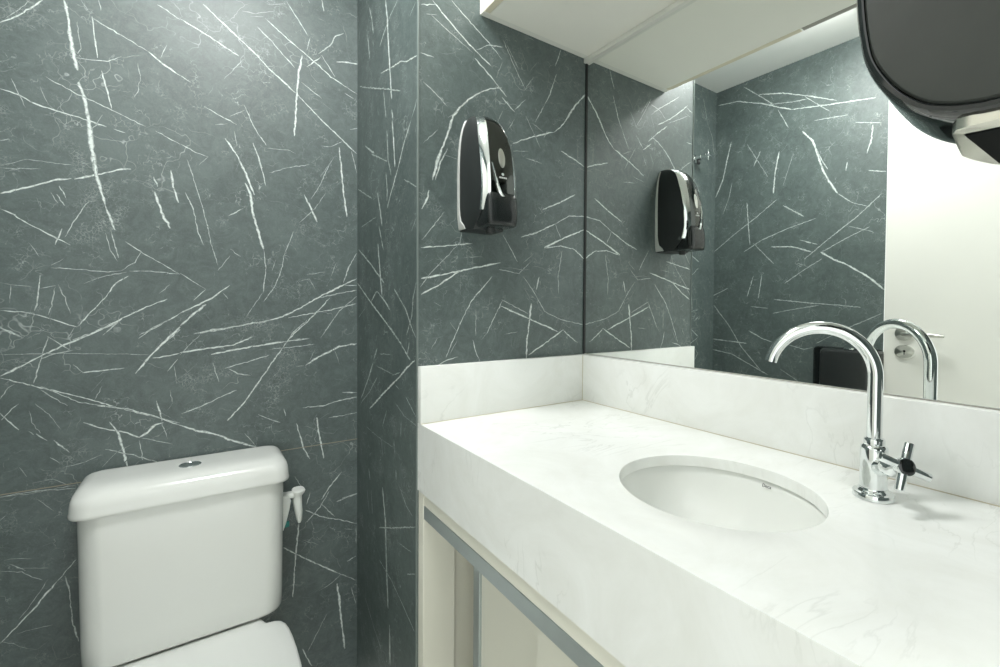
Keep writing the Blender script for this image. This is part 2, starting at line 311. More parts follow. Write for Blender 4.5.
# veins of the stone boards: (width mm, strength, points in mm on the board)
TOILET=[(4.6,0.9,[[-1291,905],[-1274,918],[-1249,948],[-1223,981]]),(2.3,0.5,[[-1282,918],[-1261,945],[-1244,973]]),(9.5,1,[[-1188,995],[-1182,965],[-1179,922],[-1174,879],[-1166,836]]),(11,1,[[-1165,809],[-1155,775],[-1149,731],[-1143,661],[-1136,597],[-1133,576]]),(2.4,0.6,[[-1166,952],[-1163,915],[-1160,890],[-1166,876]]),(2.4,0.6,[[-1159,1006],[-1147,986]]),(3.7,0.8,[[-1128,1018],[-1124,994]]),(4.4,0.9,[[-1140,974],[-1137,937],[-1131,877]]),(4.9,0.9,[[-1124,848],[-1115,806],[-1106,760]]),(3.8,0.75,[[-1138,970],[-1087,947],[-1035,923]]),(6.5,1,[[-1035,923],[-1008,901],[-971,881]]),(3.1,0.6,[[-1011,914],[-998,953]]),(3,0.7,[[-1165,866],[-1141,869],[-1112,874],[-1087,894]]),(2,0.35,[[-1087,891],[-1051,909]]),(3.5,0.75,[[-1220,806],[-1166,779],[-1113,760],[-1042,731]]),(3.7,0.75,[[-1023,724],[-972,700]]),(4.7,0.95,[[-1292,758],[-1263,752],[-1238,738],[-1203,731],[-1157,723],[-1116,713]]),(4,0.8,[[-1103,711],[-1081,706]]),(2.3,0.5,[[-1275,786],[-1263,753],[-1252,725]]),(3.2,0.6,[[-1143,700],[-1133,719],[-1123,741]]),(2.5,0.5,[[-1140,717],[-1126,711]]),(3.7,0.8,[[-1017,1049],[-997,1041],[-971,1028]]),(3.6,0.8,[[-1293,642],[-1280,648]]),(2.3,0.5,[[-1294,581],[-1269,583],[-1230,590]]),(2.4,0.4,[[-1294,585],[-1252,608],[-1204,607],[-1174,608]]),(2.3,0.45,[[-1229,781],[-1224,763],[-1216,742]]),(2.5,0.45,[[-1056,887],[-1051,851],[-1057,815],[-1065,796]]),(5.2,0.8,[[-1027,605],[-1021,589]]),(5.3,0.8,[[-992,629],[-985,594]]),(5,0.9,[[-971,1030],[-913,1007],[-876,990],[-840,974]]),(2.8,0.5,[[-829,968],[-874,901]]),(5.7,0.9,[[-921,1087],[-864,1042],[-793,987],[-766,960],[-696,909]]),(5.4,0.85,[[-696,909],[-630,849],[-571,802],[-522,763]]),(4.1,0.7,[[-796,1071],[-753,1035],[-700,984]]),(3.7,0.6,[[-682,946],[-626,912]]),(4.9,0.85,[[-776,1102],[-718,1062],[-645,1017],[-599,986],[-518,952]]),(3.8,0.6,[[-559,947],[-530,935]]),(4.2,0.75,[[-721,1171],[-696,1137],[-663,1089]]),(4.2,0.7,[[-658,1086],[-667,1047]]),(7.8,1,[[-680,1026],[-689,972],[-694,914],[-698,833],[-701,780]]),(4.6,0.75,[[-667,996],[-629,1037]]),(4.1,0.7,[[-635,1045],[-598,1086],[-587,1115],[-561,1133]]),(4.7,0.7,[[-626,1044],[-606,1017],[-587,989]]),(6.4,0.95,[[-583,1037],[-547,1046],[-518,1050]]),(6.8,0.9,[[-625,1212],[-619,1180]]),(3,0.6,[[-663,1198],[-658,1190]]),(4.8,0.85,[[-971,882],[-949,870]]),(3.9,0.75,[[-920,813],[-883,796],[-846,781]]),(3.4,0.6,[[-862,800],[-827,826]]),(3.7,0.7,[[-828,840],[-807,788],[-774,737]]),(6.8,1,[[-873,737],[-846,696],[-818,631]]),(4.6,0.75,[[-807,738],[-794,702],[-784,657]]),(6.3,0.9,[[-575,773],[-571,728],[-567,671]]),(3.5,0.6,[[-972,701],[-938,685],[-911,678]]),(3.9,0.5,[[-538,768],[-522,702]]),(2.8,0.4,[[-630,671],[-599,723],[-587,746]]),(3.9,0.7,[[-542,836],[-518,845]]),(2.9,0.55,[[-832,1102],[-799,1107],[-752,1131]]),(2.9,0.5,[[-813,1094],[-780,1105]]),(3,0.5,[[-773,1144],[-721,1163]]),(3.4,0.5,[[-630,766],[-599,769],[-567,792]]),(3,0.45,[[-771,730],[-718,736],[-697,729]]),(3.3,0.5,[[-767,660],[-718,684],[-660,703]]),(2.8,0.5,[[-852,762],[-845,722]]),(3.2,0.5,[[-958,663],[-947,629]]),(2.8,0.45,[[-896,769],[-868,779]]),(2.7,0.5,[[-932,652],[-911,679]]),(6.6,1,[[-1294,523],[-1244,547],[-1208,567],[-1179,576]]),(6.4,1,[[-1174,575],[-1146,587],[-1114,602],[-1089,614],[-1071,617]]),(9.9,1,[[-1138,627],[-1136,595],[-1129,563],[-1120,521]]),(7.5,1,[[-1120,521],[-1112,495],[-1102,460]]),(4.3,0.8,[[-1200,555],[-1189,528]]),(4.8,0.8,[[-1204,534],[-1191,509]]),(2.8,0.6,[[-1214,537],[-1202,514]]),(4.2,0.9,[[-1295,489],[-1278,482],[-1257,463],[-1232,448],[-1210,433],[-1182,416]]),(4.8,0.9,[[-1196,454],[-1202,434],[-1208,414]]),(3.2,0.7,[[-1191,435],[-1177,468],[-1158,510],[-1149,524]]),(2.5,0.5,[[-1149,524],[-1134,529]]),(3.3,0.65,[[-1110,459],[-1103,426],[-1096,391]]),(3,0.6,[[-1120,451],[-1111,409],[-1098,382]]),(5.2,0.9,[[-1027,605],[-1019,581]]),(7.9,1,[[-1025,566],[-1016,531],[-1006,501],[-994,475]]),(7.4,1,[[-992,626],[-985,578],[-976,545]]),(3.4,0.65,[[-1083,433],[-1049,406],[-1012,381],[-974,355]]),(3,0.65,[[-1215,360],[-1164,358],[-1116,355],[-1091,359]]),(3.1,0.65,[[-1091,359],[-1065,381],[-1053,409]]),(2.5,0.5,[[-1160,324],[-1126,343],[-1081,356]]),(3.1,0.6,[[-1076,359],[-1033,361],[-974,355]]),(4.2,0.8,[[-1233,343],[-1237,295],[-1243,258]]),(3.1,0.6,[[-1233,311],[-1208,318]]),(3.1,0.55,[[-1208,315],[-1216,270],[-1221,248]]),(2.9,0.55,[[-1204,322],[-1193,290],[-1183,250]]),(3.1,0.6,[[-1215,366],[-1194,383]]),(2.3,0.5,[[-1280,319],[-1282,276]]),(2.3,0.4,[[-1296,322],[-1280,318],[-1246,314]]),(3.8,0.8,[[-1297,259],[-1259,256],[-1229,245],[-1198,230],[-1172,219]]),(4,0.8,[[-1172,219],[-1146,257],[-1119,294],[-1101,328],[-1078,346]]),(5.5,0.95,[[-1180,188],[-1142,205],[-1102,231],[-1050,264],[-1001,289]]),(3.5,0.65,[[-1127,197],[-1097,230]]),(2.9,0.5,[[-1018,303],[-995,327]]),(5,0.9,[[-1297,222],[-1281,208],[-1263,197]]),(4.8,0.8,[[-1058,195],[-1029,215],[-990,239],[-975,251]]),(5.3,0.85,[[-999,181],[-975,208]]),(2.3,0.5,[[-1251,417],[-1241,399],[-1234,384]]),(2.4,0.4,[[-1189,193],[-1177,218]]),(6.9,1,[[-840,683],[-824,648],[-813,615],[-804,590]]),(8.6,1,[[-827,621],[-813,589],[-808,535],[-798,498],[-782,437]]),(3.8,0.7,[[-782,437],[-776,382],[-783,311]]),(3.1,0.5,[[-783,311],[-825,241]]),(5.2,0.8,[[-794,692],[-784,663],[-776,621]]),(3.8,0.65,[[-962,574],[-945,533],[-936,476],[-923,437]]),(3.3,0.55,[[-957,661],[-941,603],[-927,550],[-915,493]]),(3.6,0.6,[[-918,511],[-906,442],[-891,384]]),(4.3,0.7,[[-866,523],[-831,548]]),(3.4,0.6,[[-891,369],[-863,412]]),(3.4,0.6,[[-863,431],[-838,411]]),(7.3,1,[[-675,610],[-656,570],[-639,531]]),(7.6,1,[[-571,734],[-563,642],[-552,557]]),(3.7,0.55,[[-603,715],[-630,648],[-656,599]]),(3.4,0.5,[[-614,625],[-645,571],[-690,521]]),(3.9,0.6,[[-705,495],[-719,450],[-728,425]]),(3.8,0.65,[[-728,425],[-737,376],[-754,328],[-782,284]]),(2.6,0.4,[[-751,407],[-761,375]]),(3.5,0.6,[[-974,358],[-946,337],[-919,317]]),(4.9,0.8,[[-919,316],[-946,286]]),(6.1,0.9,[[-975,251],[-940,271],[-904,294],[-864,329]]),(8.1,1,[[-975,217],[-946,249],[-918,275]]),(6.8,1,[[-796,221],[-734,240],[-690,264],[-630,302],[-567,337],[-522,361]]),(5,0.9,[[-946,195],[-886,205],[-796,225]]),(5.1,0.75,[[-563,346],[-547,394],[-522,443]]),(5.1,0.8,[[-630,298],[-575,312],[-522,324]]),(5,0.8,[[-719,236],[-661,248],[-599,260],[-522,280]]),(5,0.8,[[-720,171],[-676,215],[-630,264],[-603,298]]),(3.8,0.6,[[-630,172],[-575,256],[-522,304]]),(3.7,0.5,[[-668,367],[-615,378]]),(3.4,0.6,[[-879,306],[-868,291]]),(3.7,0.55,[[-705,171],[-661,173]]),(4.5,0.7,[[-559,338],[-522,339]]),(3.1,0.45,[[-690,346],[-661,355],[-645,323]]),(3.1,0.45,[[-583,409],[-599,366]]),(5,0.9,[[-1297,220],[-1281,210],[-1264,197]]),(5.8,0.95,[[-1298,110],[-1273,125],[-1234,151],[-1194,177],[-1151,199],[-1097,231]]),(3.1,0.65,[[-1234,145],[-1212,156],[-1180,163]]),(3.3,0.7,[[-1246,89],[-1234,142],[-1221,198]]),(3.6,0.7,[[-1223,198],[-1205,182],[-1185,164]]),(2.2,0.5,[[-1298,159],[-1212,157],[-1118,151],[-1040,144]]),(5.3,0.9,[[-1032,135],[-996,139],[-975,145]]),(7.4,1,[[-1066,97],[-1040,136],[-1007,177],[-975,215]]),(3.6,0.7,[[-1059,187],[-1034,209],[-999,233]]),(4.7,0.85,[[-1164,107],[-1128,109],[-1087,113]]),(2.9,0.6,[[-1180,128],[-1162,107]]),(4.4,0.9,[[-1298,106],[-1235,78],[-1167,48],[-1104,16]]),(3,0.7,[[-1235,81],[-1172,36],[-1104,14],[-1036,-16],[-977,-43]]),(4.7,0.9,[[-1138,23],[-1078,7],[-1030,-17],[-977,-49]]),(3.3,0.65,[[-1235,73],[-1213,50],[-1190,29]]),(3.2,0.55,[[-1143,37],[-1129,71]]),(4.7,0.85,[[-1025,22],[-1018,-11],[-1014,-33]]),(3.7,0.6,[[-1014,-37],[-1003,-81]]),(7.8,1,[[-1060,-68],[-1042,-57],[-1028,-40],[-1011,-37]]),(4.8,0.85,[[-1163,-15],[-1129,-35],[-1089,-50],[-1058,-69]]),(2.9,0.5,[[-1058,-69],[-992,-98]]),(6.6,0.95,[[-1116,-20],[-1101,-48],[-1092,-87],[-1083,-144]]),(3.6,0.65,[[-1124,-88],[-1079,-109],[-1015,-144]]),(4.3,0.9,[[-1299,26],[-1291,13],[-1270,-17]]),(3.7,0.8,[[-1297,10],[-1285,27],[-1270,44]]),(3,0.6,[[-1299,57],[-1286,83],[-1276,90]]),(3,0.6,[[-1254,26],[-1249,-3],[-1236,-30]]),(4.7,0.85,[[-1243,-30],[-1225,-49]]),(4.3,0.8,[[-1214,-50],[-1188,-84]]),(3.3,0.6,[[-1255,-22],[-1247,-32]]),(3.1,0.6,[[-1221,-90],[-1205,-106]]),(2.5,0.45,[[-1130,-131],[-1104,-99],[-1073,-84]]),(2.4,0.4,[[-1198,-118],[-1168,-114],[-1129,-101]]),(2.6,0.5,[[-1271,-103],[-1259,-128]]),(2.4,0.4,[[-1250,-145],[-1215,-143],[-1187,-166]]),(2.4,0.5,[[-1301,-165],[-1259,-169],[-1201,-166],[-1178,-166]]),(3.7,0.65,[[-1002,98],[-980,129]]),(2.7,0.5,[[-988,111],[-983,64]]),(2.7,0.45,[[-997,47],[-992,11]]),(3.1,0.6,[[-1060,-75],[-1053,-129]]),(2.4,0.45,[[-1244,41],[-1222,13],[-1202,-26]]),(5.7,0.9,[[-975,146],[-917,154],[-855,161],[-809,183]]),(6.4,0.95,[[-908,137],[-855,147],[-796,156],[-730,165]]),(4.6,0.75,[[-730,165],[-661,172]]),(3.9,0.6,[[-762,144],[-705,148],[-646,153]]),(4.3,0.75,[[-946,195],[-898,206],[-829,217],[-762,230]]),(5.5,0.85,[[-872,-53],[-830,-5],[-796,50],[-762,103],[-735,145]]),(4.5,0.7,[[-735,145],[-705,193],[-668,229]]),(4,0.75,[[-877,96],[-823,111],[-769,127]]),(4,0.75,[[-868,95],[-846,79],[-815,71]]),(4.4,0.75,[[-904,114],[-896,82],[-890,59]]),(4.5,0.75,[[-974,-19],[-930,-4],[-893,14],[-849,32]]),(8.3,1,[[-672,90],[-630,117],[-575,143],[-522,150]]),(4.6,0.7,[[-698,89],[-676,89]]),(5.1,0.8,[[-680,-39],[-623,-40],[-583,-30],[-521,-24]]),(4.9,0.75,[[-567,-4],[-522,-9]]),(4.5,0.6,[[-607,-80],[-567,-79],[-521,-74]]),(4.1,0.7,[[-797,-44],[-762,-66],[-740,-76]]),(4.8,0.75,[[-731,-35],[-726,-58]]),(6.1,0.9,[[-698,-84],[-685,-134],[-680,-159],[-660,-201]]),(7.2,0.95,[[-641,-74],[-635,-125],[-621,-206]]),(7.2,0.95,[[-977,-49],[-942,-69],[-906,-82],[-856,-112],[-800,-140]]),(3.5,0.5,[[-830,-94],[-800,-140]]),(5.1,0.7,[[-629,-336],[-599,-294],[-567,-259]]),(3.7,0.5,[[-702,-246],[-684,-283]]),(5.9,0.8,[[-567,-345],[-521,-343]]),(3.2,0.55,[[-976,139],[-949,174],[-932,192]]),(3.2,0.4,[[-591,142],[-574,86]]),(3.1,0.4,[[-646,137],[-661,104]]),(3.1,0.6,[[-1301,-167],[-1276,-164],[-1237,-165],[-1178,-174]]),(2.4,0.45,[[-1242,-185],[-1215,-220]]),(3.7,0.7,[[-1302,-220],[-1292,-210]]),(2.3,0.5,[[-1303,-335],[-1269,-349],[-1252,-367],[-1235,-380]]),(2.3,0.4,[[-1296,-313],[-1277,-315],[-1252,-323]]),(2.4,0.4,[[-1278,-337],[-1225,-354]]),(5.2,0.95,[[-1304,-502],[-1279,-475],[-1248,-439],[-1212,-391]]),(3.9,0.7,[[-1212,-391],[-1177,-347]]),(2.3,0.45,[[-1275,-458],[-1253,-428],[-1226,-380]]),(4.4,0.7,[[-1198,-383],[-1190,-425],[-1188,-466],[-1185,-500]]),(5.4,0.85,[[-1188,-486],[-1182,-522],[-1176,-552]]),(2.4,0.4,[[-1279,-491],[-1249,-491],[-1220,-493]]),(2.3,0.4,[[-1304,-499],[-1284,-511],[-1262,-533]]),(2.8,0.5,[[-1288,-324],[-1263,-348]]),(6.7,0.85,[[-691,-393],[-697,-454],[-703,-527],[-708,-615]]),(5.7,0.8,[[-733,-455],[-674,-507],[-621,-550],[-581,-583]]),(4.3,0.6,[[-581,-583],[-523,-627]]),(4.8,0.75,[[-674,-356],[-628,-389],[-572,-414],[-521,-440]]),(5.2,0.75,[[-585,-353],[-548,-344],[-518,-340]]),(4.4,0.7,[[-670,-395],[-632,-358],[-605,-313]]),(4.1,0.6,[[-630,-346],[-589,-399]]),(4,0.6,[[-670,-340],[-660,-305]]),(9,1,[[-582,-617],[-574,-684],[-568,-756],[-558,-839]]),(5.9,0.85,[[-552,-555],[-524,-546]]),(6.2,0.85,[[-682,-786],[-667,-827],[-656,-851]]),(3.5,0.45,[[-667,-801],[-636,-746],[-613,-704]]),(3.1,0.4,[[-682,-446],[-636,-476]]),(3.3,0.45,[[-560,-446],[-531,-457]]),(4.3,0.6,[[-524,-452],[-523,-506]]),(3.3,0.5,[[-539,-643],[-524,-704]]),(3.5,0.45,[[-636,-622],[-597,-610],[-573,-592]])]
TOILET_FAR=[(9,0.6,[[-1315,1422],[-1354,1300],[-1404,1227],[-1420,1147]]),(8.9,0.7,[[-1258,984],[-1328,880],[-1429,809]]),(8.3,0.7,[[-1246,575],[-1323,538],[-1408,493]]),(7.8,0.6,[[-1257,464],[-1310,516]]),(9,0.7,[[-1237,181],[-1347,120]]),(7.3,0.6,[[-1289,230],[-1343,263],[-1430,215]]),(6.7,0.5,[[-1347,120],[-1294,30],[-1337,-56]])]
COLUMN=[(5.4,0.9,[[240,1112],[223,1050],[217,994],[202,912],[193,856],[187,825]]),(4.4,0.6,[[143,1062],[198,1050],[251,1029],[290,1006]]),(5.3,0.7,[[388,1165],[363,1116],[349,1071]]),(4.8,0.6,[[407,1094],[384,1010]]),(4,0.8,[[279,928],[191,909],[115,896],[83,881],[1,864]]),(3.8,0.6,[[490,968],[402,932],[323,902],[205,857],[121,823]]),(3.6,0.5,[[255,873],[242,820],[234,790]]),(4.2,0.8,[[187,797],[176,766]]),(3.6,0.65,[[6,768],[25,745],[46,727]]),(3.4,0.5,[[19,995],[57,979]]),(3.5,0.5,[[354,1055],[349,1031]]),(4.7,0.85,[[183,768],[171,708],[161,640]]),(4.7,0.7,[[46,726],[95,683],[144,625],[189,580],[222,542]]),(5.8,0.8,[[430,765],[339,719]]),(3.5,0.55,[[369,725],[222,669]]),(3.8,0.5,[[226,753],[216,672],[189,623]]),(4.1,0.6,[[233,642],[221,586],[226,562]]),(4.2,0.6,[[510,648],[362,592]]),(5.1,0.7,[[310,600],[288,557],[267,499]]),(5.1,0.7,[[293,502],[272,461]]),(3.8,0.5,[[475,521],[321,532]]),(3.1,0.5,[[94,594],[4,557]]),(3.2,0.4,[[9,487],[44,457]]),(4.8,0.7,[[503,454],[364,395],[247,338]]),(4.8,0.75,[[304,453],[287,385],[266,303]]),(4.5,0.7,[[272,460],[253,431]]),(5,0.85,[[516,346],[373,285],[231,229],[117,182],[48,144]]),(5.3,0.8,[[368,286],[338,304],[312,317]]),(4.2,0.7,[[312,317],[247,291],[199,265]]),(3.7,0.65,[[166,321],[79,268],[42,227],[9,199]]),(3.4,0.6,[[8,335],[29,297],[37,253],[73,204]]),(3.6,0.5,[[201,220],[124,184]]),(4.7,0.65,[[308,153],[342,115]]),(3.5,0.6,[[54,187],[69,154]]),(3.2,0.5,[[286,138],[194,144]]),(3.1,0.35,[[503,236],[429,266]]),(5.7,0.9,[[16,147],[66,125],[130,89],[231,41],[381,-37]]),(4.9,0.7,[[346,109],[400,48],[474,-22]]),(3.9,0.5,[[308,68],[381,15],[478,-37]]),(3.7,0.65,[[78,49],[47,32],[8,11]]),(3.6,0.6,[[179,90],[117,105]]),(3.2,0.5,[[320,101],[172,93]]),(3.4,0.45,[[223,-12],[261,-65]]),(3,0.45,[[157,21],[90,-1],[-6,-10]]),(3.6,0.5,[[109,-19],[113,-59]]),(2.9,0.4,[[418,-99],[294,-104],[171,-101]]),(5.4,0.7,[[390,-222],[377,-253]]),(4.7,0.6,[[149,-155],[146,-182]]),(3.2,0.4,[[164,-78],[156,-126]]),(3.4,0.5,[[157,69],[123,60]]),(2.8,0.35,[[269,-103],[258,-151]]),(5.3,0.75,[[259,-237],[233,-326],[223,-451],[209,-557]]),(4.9,0.7,[[197,-596],[192,-707]]),(4.2,0.7,[[288,-363],[141,-307],[9,-253]]),(4,0.6,[[287,-457],[182,-466],[80,-492],[15,-511]]),(3.6,0.4,[[436,-635],[338,-683],[262,-710]]),(3.3,0.5,[[121,-192],[72,-224],[30,-235]]),(3.6,0.6,[[65,-394],[8,-367]]),(3.2,0.5,[[130,-341],[35,-326]]),(3,0.4,[[408,-292],[385,-360]]),(3,0.4,[[366,-279],[352,-348]]),(5.2,0.5,[[115,-445],[111,-452]])]
DISP=[(5,0.9,[[-486,1003],[-448,973],[-389,931],[-326,897]]),(2.9,0.55,[[-489,967],[-433,939],[-378,914]]),(5.7,0.9,[[-373,902],[-327,871],[-278,830]]),(3.9,0.75,[[-437,1022],[-390,990],[-332,953],[-293,924]]),(3.9,0.75,[[-367,925],[-332,948],[-289,957]]),(3.2,0.55,[[-289,974],[-253,915],[-219,866]]),(3.2,0.5,[[-279,967],[-240,912]]),(4.8,0.85,[[-293,826],[-252,797]]),(4.1,0.7,[[-252,804],[-216,841]]),(4,0.65,[[-95,1017],[-117,960]]),(4.2,0.7,[[-112,939],[-135,875],[-154,840]]),(3.3,0.6,[[-154,840],[-185,786]]),(7.5,1,[[-2,911],[-45,864],[-85,804],[-115,776]]),(5.5,0.95,[[-115,776],[-153,760],[-190,746],[-258,712]]),(4.5,0.7,[[-155,750],[-143,771]]),(5.3,0.85,[[-94,725],[-44,711],[-1,695]]),(5.1,0.85,[[-293,850],[-327,838],[-362,818],[-396,788],[-414,767]]),(8.7,1,[[-409,774],[-432,743],[-446,694],[-460,658],[-471,630],[-484,578]]),(4.8,0.8,[[-446,661],[-464,625],[-477,580]]),(3.2,0.6,[[-445,736],[-414,764]]),(3.3,0.6,[[-509,805],[-478,786],[-447,762]]),(4.3,0.85,[[-514,982],[-479,995]]),(3.3,0.6,[[-501,965],[-475,972]]),(4.3,0.8,[[-515,870],[-482,870]]),(4.7,0.6,[[-505,899],[-502,895]]),(2.9,0.55,[[-508,661],[-471,701]]),(2.6,0.45,[[-291,918],[-311,870]]),(2.9,0.5,[[-290,791],[-306,756]]),(2.9,0.5,[[-252,779],[-273,746]]),(2.8,0.4,[[-217,795],[-166,718]]),(3.1,0.45,[[-195,782],[-158,765]]),(2.5,0.4,[[-210,1008],[-192,1007]]),(2.7,0.45,[[-191,908],[-222,863]]),(2.7,0.45,[[-260,692],[-207,702]]),(3.4,0.5,[[-216,682],[-161,677]]),(2.5,0.4,[[-460,645],[-417,640]]),(7.6,1,[[-493,553],[-498,530],[-511,506]]),(4.9,0.85,[[-513,415],[-459,423],[-377,436]]),(5.6,0.95,[[-512,342],[-445,356],[-386,371],[-293,392]]),(5.5,0.9,[[-512,304],[-466,329],[-423,357],[-409,366]]),(3.1,0.6,[[-511,433],[-480,471],[-453,507]]),(2.9,0.55,[[-514,321],[-487,358],[-442,403],[-413,435]]),(3,0.5,[[-405,469],[-413,428]]),(2.6,0.45,[[-401,399],[-348,404]]),(5.6,0.85,[[-230,465],[-178,482],[-112,514]]),(4.1,0.7,[[-112,514],[-62,542],[3,548]]),(3.8,0.55,[[-112,514],[-92,474]]),(5.5,0.85,[[-160,547],[-93,578],[-39,608]]),(7,1,[[-151,442],[-82,475],[3,510]]),(4.7,0.8,[[-151,442],[-91,452],[-40,446],[5,416]]),(3.5,0.5,[[-86,439],[-100,364],[-98,313]]),(3.7,0.6,[[-287,467],[-266,437],[-240,398]]),(3.5,0.5,[[-195,401],[-235,366],[-299,374]]),(3.4,0.5,[[-222,359],[-186,319],[-148,263],[-89,239],[0,222]]),(5.6,0.85,[[-167,360],[-178,323]]),(8.3,1,[[-193,285],[-199,241],[-207,181],[-209,133]]),(6.1,0.95,[[-294,278],[-239,257],[-185,237],[-98,204]]),(3.3,0.6,[[-290,295],[-203,256]]),(5.7,0.9,[[-202,142],[-147,171],[-80,209]]),(4.7,0.8,[[-81,211],[-53,187],[-24,170]]),(4.2,0.75,[[-286,293],[-311,249],[-335,204]]),(4,0.75,[[-319,355],[-378,291],[-408,237],[-448,150]]),(4.6,0.8,[[-374,191],[-368,167],[-354,135]]),(4.9,0.85,[[-476,130],[-444,144],[-415,150]]),(3.1,0.5,[[-366,270],[-366,201]]),(2.7,0.45,[[-486,173],[-469,202]]),(2.6,0.45,[[-350,190],[-335,207]]),(2.5,0.4,[[-437,237],[-419,213]]),(2.9,0.5,[[-480,287],[-462,277]]),(2.7,0.45,[[-281,202],[-238,208]]),(2.5,0.4,[[-437,157],[-419,190]]),(2.5,0.4,[[-222,396],[-187,424]])]
OPP=[(8.9,0.85,[[507,1413],[387,1396],[251,1339],[156,1288],[95,1258]]),(7.3,0.8,[[95,1258],[-58,1229],[-147,1213],[-265,1193]]),(7.7,0.75,[[268,1392],[142,1355],[11,1295],[-109,1233]]),(5.7,0.6,[[39,1305],[-31,1238],[-78,1195]]),(6.8,0.6,[[354,1462],[251,1371],[187,1310]]),(7.5,0.7,[[166,1281],[111,1174]]),(5.9,0.5,[[234,1326],[96,1295],[24,1285]]),(12.3,1,[[43,1135],[-7,1075],[-29,1006],[-57,921],[-84,867],[-120,805]]),(7.1,0.7,[[-19,1044],[-49,972],[-77,924]]),(5.9,0.6,[[-120,805],[-180,753],[-251,722]]),(6.1,0.6,[[-12,1171],[-85,1162],[-157,1152]]),(6,0.65,[[-188,1109],[-290,1076]]),(8.3,0.8,[[-256,1079],[-251,1016],[-235,958]]),(7.3,0.75,[[-243,883],[-310,863]]),(9.1,0.8,[[-158,940],[-153,900]]),(10.1,0.8,[[423,1188],[450,1083],[471,988],[517,895]]),(8,0.7,[[254,1092],[291,1022]]),(11.2,0.9,[[155,1066],[173,972],[182,859]]),(5,0.4,[[84,1041],[133,888]]),(5.7,0.45,[[331,1151],[212,950]]),(9.1,0.8,[[325,838],[314,700],[304,608]]),(6.9,0.6,[[521,589],[392,677],[273,750],[162,826]]),(7,0.65,[[338,574],[238,628],[99,673],[-28,703]]),(8.8,0.8,[[131,790],[28,720]]),(8.9,0.8,[[189,587],[83,579],[-10,545]]),(7.6,0.75,[[47,608],[-37,578]]),(6.3,0.65,[[24,511],[-95,607],[-205,689],[-295,772]]),(5.5,0.6,[[-57,541],[-159,594],[-253,636]]),(5.2,0.55,[[-170,647],[-265,612]]),(6.7,0.5,[[468,794],[432,880],[415,960]]),(11.8,1,[[-51,541],[-110,501],[-161,477],[-246,419],[-312,358]]),(6.3,0.6,[[117,397],[23,460],[-58,509]]),(8.6,0.7,[[281,442],[316,330]]),(8.4,0.7,[[235,447],[252,322]]),(6.9,0.7,[[169,317],[-8,299],[-140,289],[-225,280]]),(6.7,0.6,[[290,279],[199,271]]),(6.4,0.55,[[175,245],[63,269],[-49,288]]),(7.6,0.65,[[516,284],[420,173],[346,62],[225,-63]]),(8.9,0.75,[[522,91],[437,87],[312,81]]),(8,0.65,[[521,31],[399,16],[293,-31],[193,-74]]),(8.4,0.75,[[304,150],[229,113],[173,98]]),(6.3,0.6,[[89,89],[16,73],[-25,86]]),(7.2,0.6,[[527,337],[427,381]]),(6,0.55,[[-39,106],[-142,169],[-305,255]]),(5.9,0.5,[[131,-36],[42,-85]]),(6.1,0.5,[[287,617],[172,498]])]
# ------------------------------------------------------------------ the room
W = 1.438; YB = .519; YF = -1.2; ZC = 1.487; DX = .52; FZ = -H
YD = -.313
stone_wall('wall_back', lambda u, v, d: (u, YB-d, v), [[(-W, FZ), (-DX, FZ), (-DX, ZC), (-W, ZC)]], TOILET + [(w*.4, s, p) for w, s, p in TOILET_FAR if all(q[0] < -1302 for q in p)], 1., 300, (-W+.01, -DX-.01, -.7, ZC-.02))
stone_wall('wall_side', lambda u, v, d: (-DX-d, u, v), [[(0, FZ), (YB, FZ), (YB, ZC), (0, ZC)]], COLUMN, 2.6, 160, (.01, YB-.01, -.8, ZC-.02))
stone_wall('wall_right', lambda u, v, d: (u, -d, v), [[(-DX, FZ), (.02, FZ), (.02, ZC), (-DX, ZC)]], DISP, 1., 130, (-DX+.01, -.01, .14, 1.0))
stone_wall('wall_left', lambda u, v, d: (-W+d, u, v), [[(YD, FZ), (YB, FZ), (YB, ZC), (YD, ZC)], [(YF, 1.285), (YD, 1.285), (YD, ZC), (YF, ZC)]], OPP, 1., 150, (YD+.01, YB-.01, -.2, ZC-.02))
bm = BM(); box(bm, .02, .06, YF-.05, .05, FZ, ZC); struct('wall_mirror_side', bm, 'plaster')
stone_wall('wall_front', lambda u, v, d: (u, YF+d, v), [[(-.56, FZ), (.02, FZ), (.02, ZC), (-.56, ZC)]], [], 1., 60, (-.55, .0, -.9, ZC-.02))
bm = BM(); box(bm, -.56, .06, YF-.06, YF-.001, FZ, ZC); struct('wall_jamb', bm, 'plaster')
bm = BM(); box(bm, -W-.06, .06, YF-.06, YB+.06, FZ-.06, FZ); struct('floor', bm, 'floor')
bm = BM(); box(bm, -W-.06, .06, YF-.06, YB+.06, ZC, ZC+.06); struct('ceiling', bm, 'plaster')
bm = BM(); box(bm, -DX-.0025, -DX+.001, -.0025, .004, FZ, ZC, .0006, 1); struct('trim_1', bm, 'bead')      # corner bead of the stone cladding
bm = BM(); box(bm, -W, -DX, YB-.0008, YB+.002, -.1618, -.1600); struct('trim_2', bm, 'joint')              # joint between cladding boards
